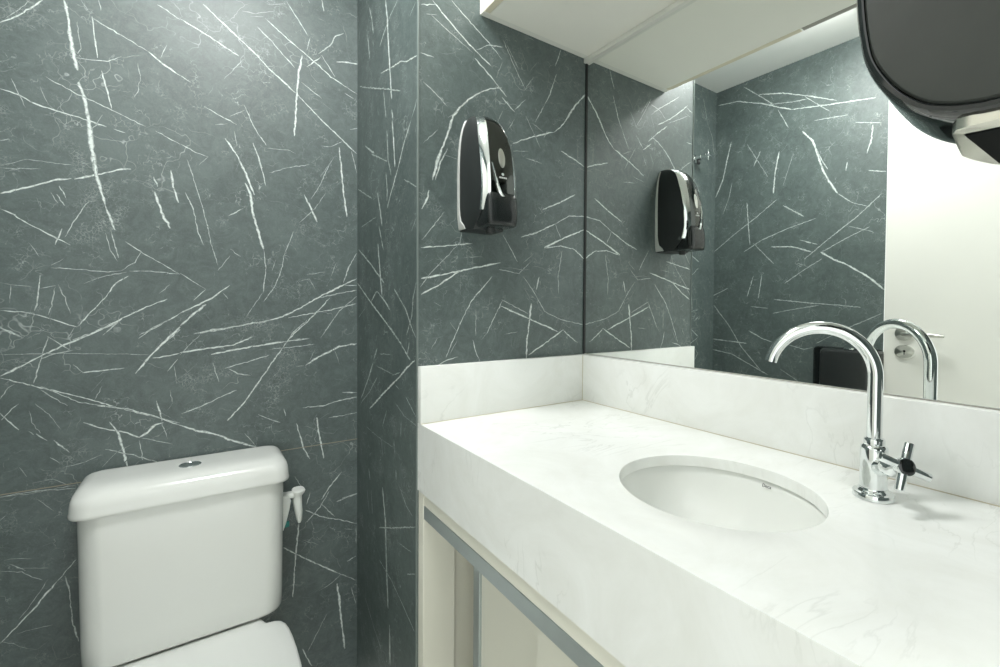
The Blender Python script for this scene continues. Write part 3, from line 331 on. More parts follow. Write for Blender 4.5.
# door in the left wall
bm = BM(); box(bm, -W-.03, -W+.006, -1.13, YD-.003, FZ+.006, 1.28, .002, 1)
door = struct('door_1', bm, 'paint')
PO[door.name] = door; dpar = {'_o': Vector((0, 0, 0)), '_n': door.name}
bm = BM(); box(bm, -W-.04, -W+.002, YF, -1.132, FZ, 1.285); struct('trim_3', bm, 'paint')
hx = -W+.006
def rosette(name, z, hole):
    bm = BM(); lathe(bm, [(.0, -.002), (.029, -.002), (.029, .006), (.0265, .0085), (.0, .0085)], (hx, -.392, z), (1, 0, 0), 36)
    for v in bm.verts: v.co.y = -.392 + (v.co.y + .392)*1.22
    o = obj(name, bm, 'steel', dpar); o['label'] = 'oval satin metal plate'
    if hole:
        p = sub(o, dpar); bm = BM()
        lathe(bm, [(0, 0), (.0048, 0), (.0048, .0004), (0, .0004)], (hx+.0086, -.392, z+.003), (1, 0, 0), 16)
        box(bm, hx+.0086, hx+.009, -.3938, -.3902, z-.011, z+.002)
        obj('keyhole', bm, 'dark', p)
    return o
ro = rosette('handle_rosette', .173, False); rosette('lock_rosette', .097, True)
rp = sub(ro, dpar); bm = BM()
tube(bm, [(hx+.008, -.392, .173), (hx+.03, -.392, .173), (hx+.042, -.396, .173), (hx+.047, -.41, .173), (hx+.047, -.45, .173), (hx+.047, -.50, .172), (hx+.047, -.53, .170)], [.009, .009, .0092, .009, .0085, .008, .005], 16)
obj('door_lever', bm, 'steel', rp)

# ------------------------------------------------------------------ toilet
TX = -.9535
t = thing('toilet', 'white ceramic close-coupled toilet standing against the dark stone wall', 'toilet', (TX, .25, FZ))
YBK = YB - .006
def ring(cx, hw, y0, y1, z, rf, rb=.012, n=8):
    return [(x, y, z) for x, y in rrect(cx, (y0+y1)/2, hw, (y1-y0)/2, rf, n, rb)]
# tank body: tapers a little downwards, rounded at the front corners and at the bottom edge
bm = BM()
prof = [(-.5535, .188, .366), (-.552, .193, .360), (-.548, .1985, .3565), (-.541, .2005, .3545), (-.50, .2015, .3535), (-.40, .2025, .352), (-.30, .2035, .351), (-.204, .2045, .350), (-.19, .2045, .350)]
loft(bm, [ring(TX, hw, yf, YBK, z, .045, .02) for z, hw, yf in prof])
obj('tank', bm, 'ceramic', t)
# lid: rolled edge, shallow crown
bm = BM()
lp = [(-.193, 0.2108, .346, .036), (-.1965, 0.2133, .3435, .036), (-.198, 0.2153, .3425, .037), (-.1965, 0.2166, .3415, .038), (-.191, 0.2168, .3415, .038), (-.185, 0.2156, .3425, .038), (-.174, 0.2153, .3435, .040), (-.164, 0.2143, .3455, .042), (-.155, 0.2118, .350, .046), (-.1475, 0.2073, .3575, .050), (-.142, 0.2018, .367, .05), (-.1385, 0.1948, .379, .05), (-.1365, 0.1828, .395, .045), (-.1355, 0.1248, .42, .03)]
loft(bm, [ring(TX, hw, yf, YBK + (.0 if hw > .2 else -(.19-hw)*.15), z, rf, .016) for z, hw, yf, rf in lp])
lid = obj('tank_lid', bm, 'ceramic', t, 60)
# dual flush button
bp = sub(lid, t); bc = (TX-.001, .432, -.1365)
bm = BM(); lathe(bm, [(.0, 0), (.0235, 0), (.0235, .0018), (.0215, .0034), (.0195, .0034), (.0188, .0026), (.0, .0026)], bc, (0, 0, 1), 40)
btn = obj('flush_button', bm, 'chrome', bp); btn['label'] = 'round chrome dual flush button'
# bowl: pedestal flaring to an egg shaped rim
def egg(z, hw, yc, lf, lb, n=40):
    out = []
    for i in range(n):
        a = 2*PI*i/n; s, c = math.sin(a), math.cos(a)
        out.append((TX + hw*c*(1 - .06*max(0, -s)), yc + (lf if s < 0 else lb)*s, z))
    return out
bm = BM()
loft(bm, [egg(z, hw, yc, lf, lb) for z, hw, yc, lf, lb in
    ((FZ, .115, .25, .20, .20), (FZ+.03, .112, .25, .195, .20), (FZ+.12, .098, .24, .16, .20), (FZ+.20, .11, .22, .17, .23), (FZ+.27, .15, .19, .21, .28), (FZ+.32, .176, .17, .25, .32), (FZ+.336, .18, .165, .258, .33), (FZ+.338, .17, .165, .25, .32))])
obj('bowl', bm, 'ceramic', t)
# shelf that carries the tank
bm = BM(); loft(bm, [ring(TX, .15, .40, YBK, z, .03) for z in (-.66, -.60, -.556)]); obj('tank_shelf', bm, 'ceramic', t)
# closed seat and cover: squarish shoulders by the hinges, rounded nose
SO = [(.148, .372), (.155, .352), (.160, .344), (.178, .341), (.190, .333), (.199, .315), (.2035, .29), (.2065, .25), (.208, .20), (.2075, .14), (.204, .08), (.195, .02), (.178, -.03), (.15, -.075), (.11, -.108), (.06, -.128), (0, -.134)]
out = [(x, y) for x, y in SO] + [(-x, y) for x, y in SO[-2::-1]]
cyy = .12
def seat_ring(z, k): return [(TX + x*k, cyy + (y-cyy)*k, z) for x, y in out]
bm = BM(); loft(bm, [seat_ring(z, k) for z, k in ((-.580, .97), (-.5795, .985), (-.577, .99), (-.573, .985))]); st_ = obj('seat', bm, 'seat', t)
bm = BM(); loft(bm, [seat_ring(z, k) for z, k in ((-.572, .985), (-.571, .995), (-.567, 1.), (-.5625, .996), (-.560, .985), (-.5585, .96), (-.5575, .85), (-.557, .5))]); obj('seat_cover', bm, 'seat', t, 50)

# clip-on plastic piece at the tank side
c = thing('toilet_freshener', 'small white plastic hanger with a teal spot on right side of toilet tank', 'freshener', (-.735, .45, -.30))
bm = BM()
loft(bm, [[(x, y, z) for x, y in rrect(xc, .45, hx_, .02, .004, 3)] for z, xc, hx_ in ((-.366, -.7475, .004), (-.345, -.745, .008), (-.31, -.741, .0125), (-.285, -.739, .0145), (-.272, -.7415, .012), (-.268, -.746, .006))])
box(bm, -.752, -.715, .436, .464, -.281, -.267, .004)
obj('hook', bm, 'white_plastic', c)
bm = BM()
pts = []
loft(bm, [[(x, y, z) for x, y in rrect(xc, .45, hx_, hy, min(hx_, hy)*.9, 4)] for z, xc, hx_, hy in
   ((-.360, -.701, .0035, .006), (-.352, -.701, .0065, .010), (-.325, -.703, .010, .015), (-.295, -.7065, .0115, .018), (-.278, -.706, .0105, .018), (-.271, -.704, .015, .022), (-.264, -.703, .0165, .024), (-.261, -.703, .014, .022))])
obj('cage', bm, 'white_plastic', c)
bm = BM(); box(bm, -.742, -.728, .437, .445, -.362, -.345, .003); g_ = obj('gel', bm, 'teal', c); g_['label'] = 'teal gel spot'

# ------------------------------------------------------------------ worktop
TK = .02
t = thing('countertop', 'white marble worktop with deep front apron and low backsplash under the mirror', 'countertop', (-.26, -.6, -.159))
SX, SY, SA, SB = -.285, -.6405, .1385, .1565
def slab(z):
    n = 72; inner = []; outer = []
    x0, x1, y0, y1 = -DX, .02, YF, -.0005
    for i in range(n):
        a = 2*PI*(i+.5)/n; cx, cy = math.cos(a), math.sin(a)
        inner.append((SX + SA*cx, SY + SB*cy, z))
        k = min((x1-SX)/cx if cx > 0 else (x0-SX)/cx if cx < 0 else 9, (y1-SY)/cy if cy > 0 else (y0-SY)/cy if cy < 0 else 9)
        outer.append([SX + k*cx, SY + k*cy, z])
    for X, Y in ((x0, y0), (x0, y1), (x1, y0), (x1, y1)):       # snap nearest point to each corner
        j = min(range(n), key=lambda i: (outer[i][0]-X)**2 + (outer[i][1]-Y)**2); outer[j] = [X, Y, z]
    return inner, outer
bm = BM()
it, ot = slab(0); ib, ob_ = slab(-TK)
def grow(r, k, z): return [(SX + (x-SX)*k, SY + (y-SY)*k, z) for x, y, _ in r]
i1 = grow(it, 1.012, 0.); i2 = grow(it, 1.004, -.0006); i3 = grow(it, 1., -.0025)
loft(bm, [ob_, ot, i1, i2, i3, ib, ob_], False, False)
obj('slab', bm, 'marble', t, 30)
bm = BM(); box(bm, -DX, -DX+TK, YF, -.0005, -.1593, -TK); obj('apron', bm, 'marble', t)
bm = BM(); box(bm, -DX, -TK, -TK, -.0005, .0002, .1344, .0012, 2); obj('backsplash', bm, 'marble', t)
bm = BM(); box(bm, -TK, .02, YF, -.0005, .0002, .1344, .0012, 2); obj('backsplash', bm, 'marble', t)
bm = BM()
box(bm, -TK-.0012, -TK+.002, YF, -TK, .0, .0013); box(bm, -DX+.001, -TK, -TK-.0012, -TK+.002, .0, .0011); box(bm, -TK-.0010, -TK+.001, -TK-.001, -TK+.001, 0, .133)
s_ = obj('joint', bm, 'silicone', t); s_['label'] = 'beige joint line'

# ------------------------------------------------------------------ undermount basin
t = thing('sink_basin', 'oval white ceramic basin set under the cut-out in the marble worktop', 'sink', (SX, SY, -.16))
bm = BM()
n = 64
def ell(k, z, dx=0.): return [(SX + dx + SA*k*math.cos(2*PI*i/n), SY + SB*k*math.sin(2*PI*i/n), z) for i in range(n)]
inn = [(1.05, -.0205), (1.03, -.024), (1.015, -.036), (.99, -.055), (.94, -.08), (.86, -.103), (.74, -.122), (.56, -.136), (.35, -.143), (.17, -.146)]
outp = [(.2, -.158), (.6, -.15), (.82, -.132), (.96, -.10), (1.05, -.06), (1.09, -.03), (1.12, -.0205)]
loft(bm, [ell(k, z) for k, z in inn + outp] , False, False)
R_ = None
bm2 = bm
loft(bm, [ell(1.12, -.0205), ell(1.05, -.0205)], False, False)
basin = obj('bowl', bm, 'basin', t, 60)
bm = BM(); lathe(bm, [(0, -.003), (.022, -.003), (.027, .002), (.024, .0035), (.018, .001), (0, .0005)], (SX, SY, -.1455), (0, 0, 1), 32); obj('drain', bm, 'chrome', t)
def text_mesh(name, body, size, mat, M4, parent, ext=.0002):
    cu = bpy.data.curves.new(name, 'FONT'); cu.body = body; cu.size = size; cu.align_x = 'CENTER'; cu.align_y = 'CENTER'; cu.extrude = ext
    tmp = bpy.data.objects.new(name + '_tmp', cu); COL.objects.link(tmp)
    dg = bpy.context.evaluated_depsgraph_get()
    me = bpy.data.meshes.new_from_object(tmp.evaluated_get(dg))
    bpy.data.objects.remove(tmp); bpy.data.curves.remove(cu)
    b2 = BM(); b2.from_mesh(me); bpy.data.meshes.remove(me)
    bmesh.ops.transform(b2, matrix=M4, verts=b2.verts)
    return obj(name, b2, mat, parent, 0, recalc=False)
# small dark maker's mark on the far inner wall
ang = math.radians(-4); px_ = Vector((SX + SA*1.008*math.cos(ang), SY + SB*1.008*math.sin(ang), -.0295))
nrm = Vector((-math.cos(ang), -math.sin(ang)*.85, .30)).normalized()
xr = Vector((0, -1, 0)); xr = (xr - nrm*xr.dot(nrm)).normalized(); yr = nrm.cross(xr)
M4 = Matrix(((xr.x, yr.x, nrm.x, px_.x), (xr.y, yr.y, nrm.y, px_.y), (xr.z, yr.z, nrm.z, px_.z), (0, 0, 0, 1)))
M4 = M4 @ Matrix.Translation((0, 0, .0012))
lg = text_mesh('logo', 'Deca', .0080, 'ink', M4, sub(basin, t)); lg['label'] = 'small dark printed wordmark'

# ------------------------------------------------------------------ faucet
FX, FY = -.130, -.8050
t = thing('faucet', 'chrome gooseneck faucet with cross handle on the worktop behind the basin', 'faucet', (FX, FY, .0))
bm = BM(); lathe(bm, [(.0, .0003), (.026, .0003), (.0268, .0012), (.0268, .0080), (.0258, .0095), (.0215, .0105), (.0205, .0125), (.0188, .0140), (.0184, .016), (0, .016)], (FX, FY, 0), (0, 0, 1), 48); obj('base_flange', bm, 'chrome', t)
bm = BM(); lathe(bm, [(.0, .013), (.0178, .013), (.0178, .073), (.0172, .0765), (.0150, .0785), (.0138, .0795), (.0138, .087), (.0125, .0892), (.0, .0892)], (FX, FY, 0), (0, 0, 1), 48); obj('body', bm, 'chrome', t)
th = math.radians(180-62); dx, dy = math.cos(th), math.sin(th)
RA, zc_ = .0712, .1800
pts = [(FX, FY, .08), (FX, FY, .10), (FX, FY, .13), (FX, FY, .16)]
for i in range(0, 41):
    a = math.radians(168*i/40)
    s = RA - RA*math.cos(a)
    pts.append((FX + dx*s, FY + dy*s, zc_ + RA*math.sin(a)))
rad = [.0101]*4 + [.0101 - .0009*i/40 for i in range(41)]
bm = BM(); tube(bm, pts, rad, 28); sp = obj('spout', bm, 'chrome', t, 50)
e = Vector(pts[-1]); d_ = (Vector(pts[-1]) - Vector(pts[-2])).normalized()
bm = BM(); lathe(bm, [(0, .0002), (.0072, .0002), (.0072, .0006), (0, .0006)], e, d_, 20); obj('outlet', bm, 'dark', sub(sp, t))
az, el, LL, al, hl, z0 = 4.0606, .3315, .0640, -.4231, .0335, .0455
A = Vector((math.cos(az)*math.cos(el), math.sin(az)*math.cos(el), math.sin(el)))
o0 = Vector((FX, FY, z0)); cc = o0 + A*LL
bm = BM(); lathe(bm, [(0, .010), (.0125, .010), (.0125, .028), (.0135, .030), (.0135, .040), (.0115, .043), (.0095, .046), (.0085, .060), (0, .060)], o0, A, 32); obj('valve_stem', bm, 'chrome', t)
s_v = Vector((0, 0, 1)).cross(A).normalized(); u_v = A.cross(s_v)
e1 = s_v*math.cos(al) + u_v*math.sin(al); e2 = -s_v*math.sin(al) + u_v*math.cos(al)
bm = BM()
lathe(bm, [(0, -.010), (.0095, -.010), (.0125, -.006), (.0125, .004), (.0118, .0055), (0, .0055)], cc, A, 32)
for ee in (e1, -e1, e2, -e2): tube(bm, [cc + ee*.008, cc + ee*(hl-.001), cc + ee*hl, cc + ee*(hl+.0006)], [.0061, .0061, .0057, .0042], 20)
ch = obj('cross_handle', bm, 'chrome', t)
bm = BM(); lathe(bm, [(0, .0056), (.0105, .0056), (.0105, .007), (.008, .0085), (0, .009)], cc, A, 28)
cp = obj('cap', bm, 'black_gloss', sub(ch, t)); cp['label'] = 'dark round cap'

# ------------------------------------------------------------------ mirror
t = thing('mirror', 'large frameless mirror above the worktop reflecting the stone walls and door', 'mirror', (0, -.6, .1344))
bm = BM(); box(bm, 0, .006, YF, -.0045, .1362, 1.0005, .0006, 1); obj('glass', bm, 'mirror', t)
bm = BM(); box(bm, -.0035, .0065, -.0045, -.0004, .1348, 1.0005); obj('side_seal', bm, 'seal', t)
bm = BM(); box(bm, -.0006, .0065, YF, -.0045, .1345, .1362); obj('bottom_channel', bm, 'raw', t)
bm = BM(); box(bm, -.011, .006, YF, -.0005, 1.0005, 1.0138, .0015, 2); tr = obj('top_batten', bm, 'white', t)

# ------------------------------------------------------------------ wall cabinet over the mirror
t = thing('wall_cabinet', 'white overhead cabinet hung above the mirror with cream underside', 'cabinet', (-.18, -.6, 1.0144))
CD, CZ = .3592, 1.0144
bm = BM(); box(bm, -CD+.0185, .0195, YF+.001, -.0185, CZ, CZ+.018); box(bm, -CD+.0185, .0195, YF+.001, -.0185, ZC-.02, ZC-.001); box(bm, .005, .0195, YF+.001, -.0185, CZ+.018, ZC-.02)
obj('carcass', bm, 'underside', t)
bm = BM(); box(bm, -CD, .0195, -.018, -.0005, CZ, ZC-.001, .0004, 1); obj('side_panel', bm, 'white', t)
for y0, y1, m_ in ((-.4585, -.0195, 'white'), (-.90, -.462, 'white'), (YF+.001, -.903, 'white')):
    bm = BM(); box(bm, -CD, -CD+.0175, y0, y1, CZ+.0012, ZC-.004, .0006, 1); dr = obj('door', bm, m_, t)
    bm = BM(); box(bm, -CD+.0006, -CD+.017, y0+.001, y1-.001, CZ+.0002, CZ+.0013); obj('edge_band', bm, 'edge' if y1 > -.1 else 'raw', sub(dr, t))

# ------------------------------------------------------------------ vanity cabinet under the worktop
t = thing('vanity_cabinet', 'cream cabinet with sliding doors and aluminium rail recessed under the marble worktop', 'cabinet', (-.26, -.6, FZ))
bm = BM(); box(bm, -.517, -.436, -.030, -.0008, FZ+.08, -.1600, .0005, 1); obj('side_stile', bm, 'cream', t)
bm = BM(); box(bm, -.517, -.03, YF+.001, YF+.018, FZ+.08, -.1600, .0005, 1); obj('side_panel', bm, 'cream', t)
bm = BM(); box(bm, -.499, -.03, YF+.018, -.0310, FZ+.06, FZ+.08); box(bm, -.05, -.03, YF+.018, -.0310, FZ+.08, -.165); box(bm, -.4355, -.0305, -.016, -.0008, FZ+.081, -.165); box(bm, -.45, -.03, YF+.02, -.032, FZ, FZ+.06); obj('carcass', bm, 'cream', t)
bm = BM(); box(bm, -.5155, -.497, YF+.018, -.0302, -.1885, -.1600, .0005, 1); obj('top_board', bm, 'cream', t)
bm = BM(); box(bm, -.516, -.41, YF+.018, -.0304, -.2205, -.1890, .001, 1); rl = obj('rail', bm, 'alu', t); rl['label'] = 'grey aluminium sliding rail'
for x, y0, y1, prof_ in ((-.448, -.62, -.150, True), (-.478, -.98, -.432, False)):
    bm = BM(); box(bm, x, x+.016, y0, y1-(.036 if prof_ else 0), FZ+.085, -.221, .0005, 1); dr = obj('door', bm, 'cream', t)
    if prof_:
        bm = BM(); box(bm, x-.006, x+.018, y1-.036, y1-.016, FZ+.085, -.221, .001, 1); box(bm, x-.001, x+.018, y1-.016, y1, FZ+.085, -.221, .001, 1)
        obj('edge_profile', bm, 'alu', sub(dr, t))
# ------------------------------------------------------------------ soap dispenser
def interp(tab, x):
    if x <= tab[0][0]: return tab[0][1]
    for (a, fa), (c, fc) in zip(tab, tab[1:]):
        if x <= c: return fa + (fc-fa)*(x-a)/(c-a)
    return tab[-1][1]
DC = -.3685
t = thing('soap_dispenser', 'black and chrome soap dispenser mounted on the dark stone wall beside the mirror', 'dispenser', (DC, 0, .46))
front = [(.462, .096), (.48, .112), (.50, .122), (.53, .131), (.566, .1305), (.60, .126), (.63, .121), (.66, .113), (.68, .106), (.70, .096), (.715, .086), (.728, .072), (.738, .055), (.744, .040)]
half = [(.462, .043), (.48, .0465), (.51, .0485), (.60, .0485), (.64, .0475), (.67, .0455), (.70, .041), (.72, .036), (.735, .030), (.744, .024)]
zs = [.462, .466, .474, .485, .50, .52, .54, .56, .58, .60, .62, .64, .66, .68, .695, .708, .718, .726, .733, .739, .744]
def bevw(z): return interp([(.462, .030), (.50, .015), (.60, .013), (.68, .016), (.744, .010)], z)
# side shell
bm = BM(); rings = []
for z in zs:
    h = interp(half, z); f = interp(front, z); bw = bevw(z); fs = f - bw
    rings.append([(DC-h, -.001, z), (DC-h-.001, -fs*.35, z), (DC-h, -fs*.8, z), (DC-h+.003, -fs, z), (DC, -fs-.004, z), (DC+h-.003, -fs, z), (DC+h, -fs*.8, z), (DC+h+.001, -fs*.35, z), (DC+h, -.001, z)])
loft(bm, rings); obj('housing', bm, 'black_matte', t, 35)
# chrome trims along both front edges
for s in (-1, 1):
    bm = BM(); rings = []
    for z in [q for q in zs if q >= .50 and q < .742]:
        h = interp(half, z); f = interp(front, z); bw = bevw(z)
        a = Vector((DC + s*(h-.001), -(f-bw), z)); c_ = Vector((DC + s*(h-.017), -f-.0015, z))
        m1 = a.lerp(c_, .5) + Vector((s*.0022, -.0022, 0))
        rings.append([tuple(a), tuple(m1), tuple(c_), (DC + s*(h-.019), -f+.006, z), (DC + s*(h-.006), -(f-bw)+.004, z)])
    loft(bm, rings); tr = obj('trim_strip', bm, 'chrome', t, 50); tr['label'] = 'curved chrome trim strip'
# glossy front cover between the trims
bm = BM(); rings = []
for z in [q for q in zs if q >= .54]:
    h = interp(half, z) - .0165; f = interp(front, z)
    rings.append([(DC-h, -f+.012, z)] + [(DC + h*k, -f - .0035*(1-k*k), z) for k in (-1, -.6, -.2, .2, .6, 1)] + [(DC+h, -f+.012, z)])
loft(bm, rings); fc = obj('front_cover', bm, 'smoked', t, 50)
fp = sub(fc, t)
# oval window
bm = BM()
def front_pt(u, z, out): return (DC + u, -(interp(front, z)) - .0035 - out, z)
rings = []
for k, o_ in ((1., -.001), (1., .0010), (.8, .0018), (.3, .0022)):
    rings.append([front_pt(.0085*k*math.cos(2*PI*i/28), .622 + .0235*k*math.sin(2*PI*i/28), o_) for i in range(28)])
loft(bm, rings); w_ = obj('level_window', bm, 'steel', fp, 60); w_['label'] = 'silver oval level window'
# little printed mark
bm = BM()
ring_ = [front_pt(.0035*math.cos(2*PI*i/16), .583 + .0035*math.sin(2*PI*i/16), .0004) for i in range(16)]
bm.faces.new([bm.verts.new(p) for p in ring_])
for u0, u1 in ((-.010, -.006), (-.005, .0), (.001, .005), (.006, .010)):
    bm.faces.new([bm.verts.new(front_pt(u, z, .0006)) for u, z in ((u0, .573), (u1, .573), (u1, .577), (u0, .577))])
obj('printed_mark', bm, 'print', fp, 0)
# push bar, wider than the cover and hanging below it
bm = BM(); rings = []
pb = [(.4645, .1335, .036), (.467, .137, .039), (.48, .1385, .041), (.50, .1385, .0415), (.52, .1370, .041), (.532, .1355, .040), (.5385, .133, .037)]
for z, f, h in pb:
    rings.append([(DC-h, -f+.055, z), (DC-h, -f+.012, z), (DC-h*.93, -f+.003, z)] + [(DC + h*k, -f - .002*(1-k*k), z) for k in (-.8, -.4, 0, .4, .8)] + [(DC+h*.93, -f+.003, z), (DC+h, -f+.012, z), (DC+h, -f+.055, z)])
loft(bm, rings); pu = obj('push_bar', bm, 'satin_black', t, 50)
# curved chrome V on cover and push bar
bm = BM()
V = [(-.0255, .607, .1265), (-.0225, .59, .131), (-.0185, .57, .1345), (-.0140, .552, .1365), (-.0095, .538, .1385), (-.003, .529, .1405), (.003, .529, .1405)]
rings = []
for i, (u, z, f) in enumerate(V):
    w2 = (.0016, .0022, .0028, .0034, .004, .0045, .003)[i]
    rings.append([(DC+u-w2, -f, z), (DC+u-w2*.3, -f-.0022, z+.001), (DC+u+w2, -f, z+.001), (DC+u, -f+.008, z)])
loft(bm, rings)
obj('accent_strip', bm, 'chrome', t, 60)
# nozzle under the push bar
bm = BM(); lathe(bm, [(0, 0), (.009, 0), (.011, .004), (.011, .02), (0, .02)], (DC, -.075, .452), (0, 0, 1), 20); obj('nozzle', bm, 'black_matte', t)
# grey back plate with a lower lip
bm = BM(); rings = []
for z in [.463] + zs[1:-1]:
    h = interp(half, z) + .0028; d = interp([(.463, .034), (.474, .030), (.487, .014), (.52, .010), (.64, .008), (.72, .004)], z)
    if z == .463: h -= .006
    rings.append([(DC-h, -.0003, z), (DC-h, -d+.002, z), (DC-h+.002, -d, z), (DC+h-.002, -d, z), (DC+h, -d+.002, z), (DC+h, -.0003, z)])
loft(bm, rings); bp_ = obj('back_plate', bm, 'grey_plastic', t, 30); bp_['label'] = 'light grey back plate'

# ------------------------------------------------------------------ paper towel dispenser on the end wall
t = thing('towel_dispenser', 'large black paper towel dispenser with charcoal side above the right end of the worktop', 'dispenser', (-.42, YF, .42))
near = [(-.9105, 0.6000), (-.912, 0.5570), (-.9135, 0.5195), (-.9165, 0.4935), (-.9205, 0.4750), (-.929, 0.4570), (-.941, 0.4400), (-.956, 0.4265), (-.970, 0.4200), (-.985, 0.4165), (-1.0, 0.4155), (-1.05, 0.4155), (-1.12, 0.4155), (-1.199, 0.4155)]
top = [(-1.199, .80), (-1.05, .80), (-.975, .797), (-.945, .785), (-.926, .762), (-.916, .73), (-.912, .69), (-.9105, .64)]
full = top + near                        # closed outline in the y-z plane
cy0, cz0 = -1.06, .60
def smooth_outline(pts, n=5):
    out = [pts[0]]
    for i in range(1, len(pts)-2):
        p0, p1, p2, p3 = (Vector(q) for q in pts[i-1:i+3])
        for k in range(n):
            u = k/n
            q = .5*(2*p1 + (p2-p0)*u + (2*p0-5*p1+4*p2-p3)*u*u + (3*p1-p0-3*p2+p3)*u**3)
            out.append((q.x, q.y))
    return out + [pts[-2], pts[-1]]
full = smooth_outline(full)
def grown(pts, g, fr=0.):
    """outline offset by g outwards; fr pulls the front back"""
    out = []
    n = len(pts)
    for i, (y, z) in enumerate(pts):
        if y < -1.19: out.append((y, z + (g if z > cz0 else -g))); continue
        a = Vector(pts[i-1]); c_ = Vector(pts[(i+1) % n]); tt = (c_-a).normalized(); nn = Vector((-tt.y, tt.x))
        if nn.dot(Vector((y-cy0, z-cz0))) < 0: nn = -nn
        q = Vector((y, z)) + nn*g
        k = max(0., min(1., (q.x + 1.199)/.29))
        out.append((q.x - fr*k, q.y))
    return out
def sect(x, g, fr=0.): return [(x, y, z) for y, z in grown(full, g, fr)]
bm = BM(); loft(bm, [sect(-.512, -.0072), sect(-.518, -.0068), sect(-.5197, -.0085), sect(-.5202, -.013)], True, True); sp_ = obj('side_panel', bm, 'side_grey', t, 30); sp_['label'] = 'matte charcoal side panel'
# glossy shell: rim bead, then a front that sweeps back towards the far end
bm = BM()
loft(bm, [sect(-.514, -.0066), sect(-.5185, -.0062), sect(-.5195, -.005), sect(-.519, -.0022), sect(-.516, -.0004), sect(-.508, .0015), sect(-.49, .003), sect(-.465, .0055), sect(-.45, .0065), sect(-.438, .0065, .003), sect(-.425, .006, .010), sect(-.41, .005, .022), sect(-.39, .003, .04), sect(-.37, 0, .058), sect(-.345, -.012, .085), sect(-.335, -.03, .105)], False, True)
sh = obj('housing', bm, 'black_gloss', t, 35)
# bright bottom plate with dark paper opening
def plate(z): 
    return [(-.513, -1.195, z), (-.513, -.985, z), (-.510, -.976, z), (-.50, -.9715, z), (-.46, -.966, z), (-.432, -.9625, z), (-.41, -.9655, z), (-.385, -.972, z), (-.365, -.985, z), (-.352, -1.005, z), (-.345, -1.04, z), (-.343, -1.195, z)]
bm = BM(); loft(bm, [plate(.4180), plate(.4092), [(x*.99-.004, y-.002 if y > -1.1 else y, .4083) for x, y, z in plate(0)]]); bpz = obj('bottom_plate', bm, 'outlet_plate', t, 30); bpz['label'] = 'bright metallic bottom plate'
bm = BM(); box(bm, -.498, -.389, -1.07, -.977, .4073, .4125, .0012, 1); obj('paper_slot', bm, 'dark', sub(bpz, t))

# ------------------------------------------------------------------ toilet paper dispenser on the left wall (seen in the mirror)
t = thing('paper_dispenser', 'black box toilet paper dispenser on the stone wall beside the door seen in the mirror', 'dispenser', (-W, -.21, -.19))
def yr_(x, y0, y1, z0, z1, r):
    return [(x, y, z) for y, z in rrect((y0+y1)/2, (z0+z1)/2, (y1-y0)/2, (z1-z0)/2, r, 5)]
bm = BM(); loft(bm, [yr_(-W+.0003, -.318, -.045, -.19, .098, .02), yr_(-W+.05, -.316, -.05, -.19, .098, .02), yr_(-W+.058, -.310, -.06, -.187, .095, .02)]); obj('back_shell', bm, 'black_gloss', t, 35)
bm = BM(); loft(bm, [yr_(-W+.056, -.303, -.082, -.182, .093, .018), yr_(-W+.10, -.296, -.100, -.18, .092, .018), yr_(-W+.116, -.290, -.108, -.177, .089, .018), yr_(-W+.12, -.284, -.116, -.17, .082, .016)]); obj('front_cover', bm, 'black_matte', t, 35)
bm = BM(); box(bm, -W+.05, -W+.10, -.235, -.195, .092, .104, .004); lt = obj('latch', bm, 'chrome', t); lt['label'] = 'small chrome latch'

# ------------------------------------------------------------------ valve on the back wall (seen in the mirror)
VX, VZ = -1.238, 1.078
t = thing('wall_valve', 'small chrome valve with cross handle high on the back stone wall seen in the mirror', 'valve', (VX, YB, VZ))
bm = BM(); lathe(bm, [(0, .0004), (.024, .0004), (.024, .003), (.018, .008), (.011, .010), (0, .010)], (VX, YB, VZ), (0, -1, 0), 32); obj('escutcheon', bm, 'chrome', t)
bm = BM(); lathe(bm, [(0, .008), (.010, .008), (.010, .03), (.012, .031), (.012, .048), (.008, .05), (.0065, .085), (0, .085)], (VX, YB, VZ), (0, -1, 0), 24); obj('stem', bm, 'chrome', t)
bm = BM(); cc = Vector((VX, YB-.088, VZ)); lathe(bm, [(0, -.006), (.008, -.006), (.008, .005), (0, .006)], cc, (0, -1, 0), 20)
for ee in (Vector((1, 0, 0)), Vector((-1, 0, 0)), Vector((0, 0, 1)), Vector((0, 0, -1))): tube(bm, [cc + ee*.005, cc + ee*.026, cc + ee*.0275], [.0036, .0036, .0025], 12)
obj('cross_handle', bm, 'chrome', t)
bm = BM(); lathe(bm, [(0, 0), (.008, 0), (.009, .006), (.009, .022), (.006, .026), (0, .026)], (VX, YB-.03, VZ-.034), (0, 0, 1), 20); hz = obj('outlet', bm, 'black_matte', t); hz['label'] = 'dark outlet nut'

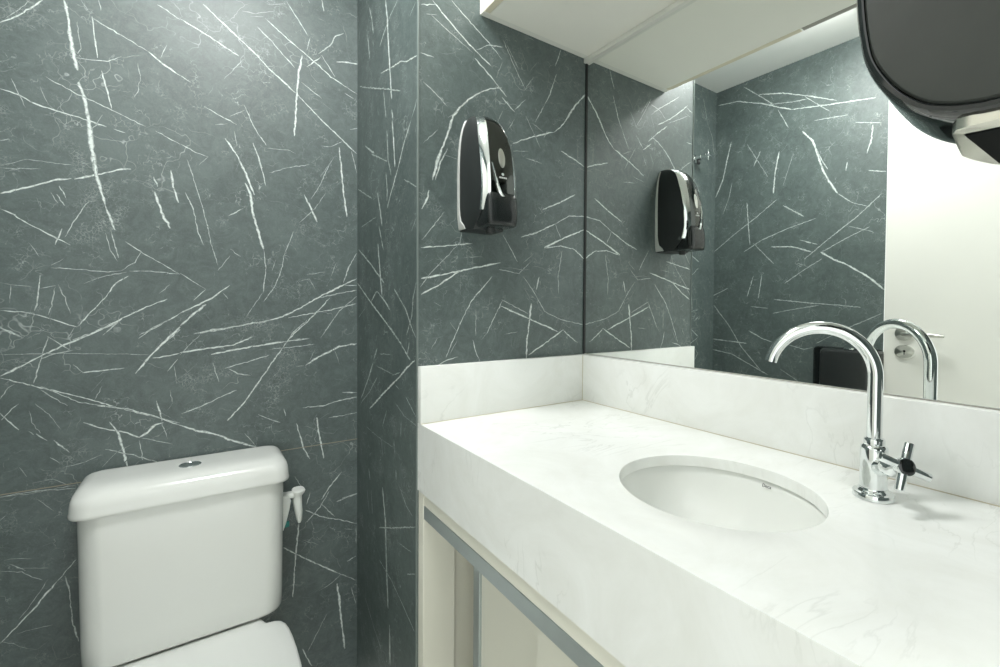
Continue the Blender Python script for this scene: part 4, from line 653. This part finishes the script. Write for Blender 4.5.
# ------------------------------------------------------------------ ceiling lamp
t = thing('ceiling_light', 'square white surface-mounted ceiling lamp in the middle of the room', 'light', (LX, LY, ZC-.05))
bm = BM(); s = LS
for x0, x1, y0, y1 in ((-s-.012, -s, -s-.012, s+.012), (s, s+.012, -s-.012, s+.012), (-s, s, -s-.012, -s), (-s, s, s, s+.012)):
    box(bm, LX+x0, LX+x1, LY+y0, LY+y1, ZC-.012, ZC-.0006)
obj('frame', bm, 'white_plastic', t)
bm = BM(); loft(bm, [[(x, y, z) for x, y in rrect(LX, LY, s-k, s-k, .01, 4)] for z, k in ((ZC-.001, .0006), (ZC-.046, .0006), (ZC-.05, .004))]); obj('diffuser', bm, 'lamp', t, 30)

# ------------------------------------------------------------------ parts sit at their thing's origin; drop helper data
wd = bpy.data.worlds.new('World'); SC.world = wd; wd.use_nodes = True
wd.node_tree.nodes['Background'].inputs[0].default_value = (.95, 1., .96, 1); wd.node_tree.nodes['Background'].inputs[1].default_value = WORLD

# ------------------------------------------------------------------ camera
cam = bpy.data.cameras.new('camera'); co = bpy.data.objects.new('camera', cam); COL.objects.link(co)
yaw, pit, rol = math.radians(36.5708), math.radians(-1.13888), math.radians(.47628)
F = Vector((math.sin(yaw)*math.cos(pit), math.cos(yaw)*math.cos(pit), math.sin(pit)))
Rr = Vector((math.cos(yaw), -math.sin(yaw), 0)); U = Rr.cross(F)
R2 = Rr*math.cos(rol) + U*math.sin(rol); U2 = -Rr*math.sin(rol) + U*math.cos(rol)
mw = Matrix(((R2.x, U2.x, -F.x, -.94055), (R2.y, U2.y, -F.y, -1.07253), (R2.z, U2.z, -F.z, .28443 + H), (0, 0, 0, 1)))
co.matrix_world = mw
cam.sensor_width = 36; cam.lens = 470.983*36/1000
cam.shift_x = -45.314/1000; cam.shift_y = -20.307/1000
cam.clip_start = .01; cam.clip_end = 50
SC.camera = co
vs = SC.view_settings
vs.view_transform = 'Standard'; vs.look = 'None'; vs.gamma = 1; vs.use_curve_mapping = False; vs.exposure = EXPO
SC.cycles.max_bounces = 14; SC.cycles.diffuse_bounces = 8; SC.cycles.glossy_bounces = 8
SC.cycles.caustics_reflective = True; SC.cycles.blur_glossy = .5
SC.cycles.sample_clamp_indirect = 6
SC.cycles.use_denoising = True
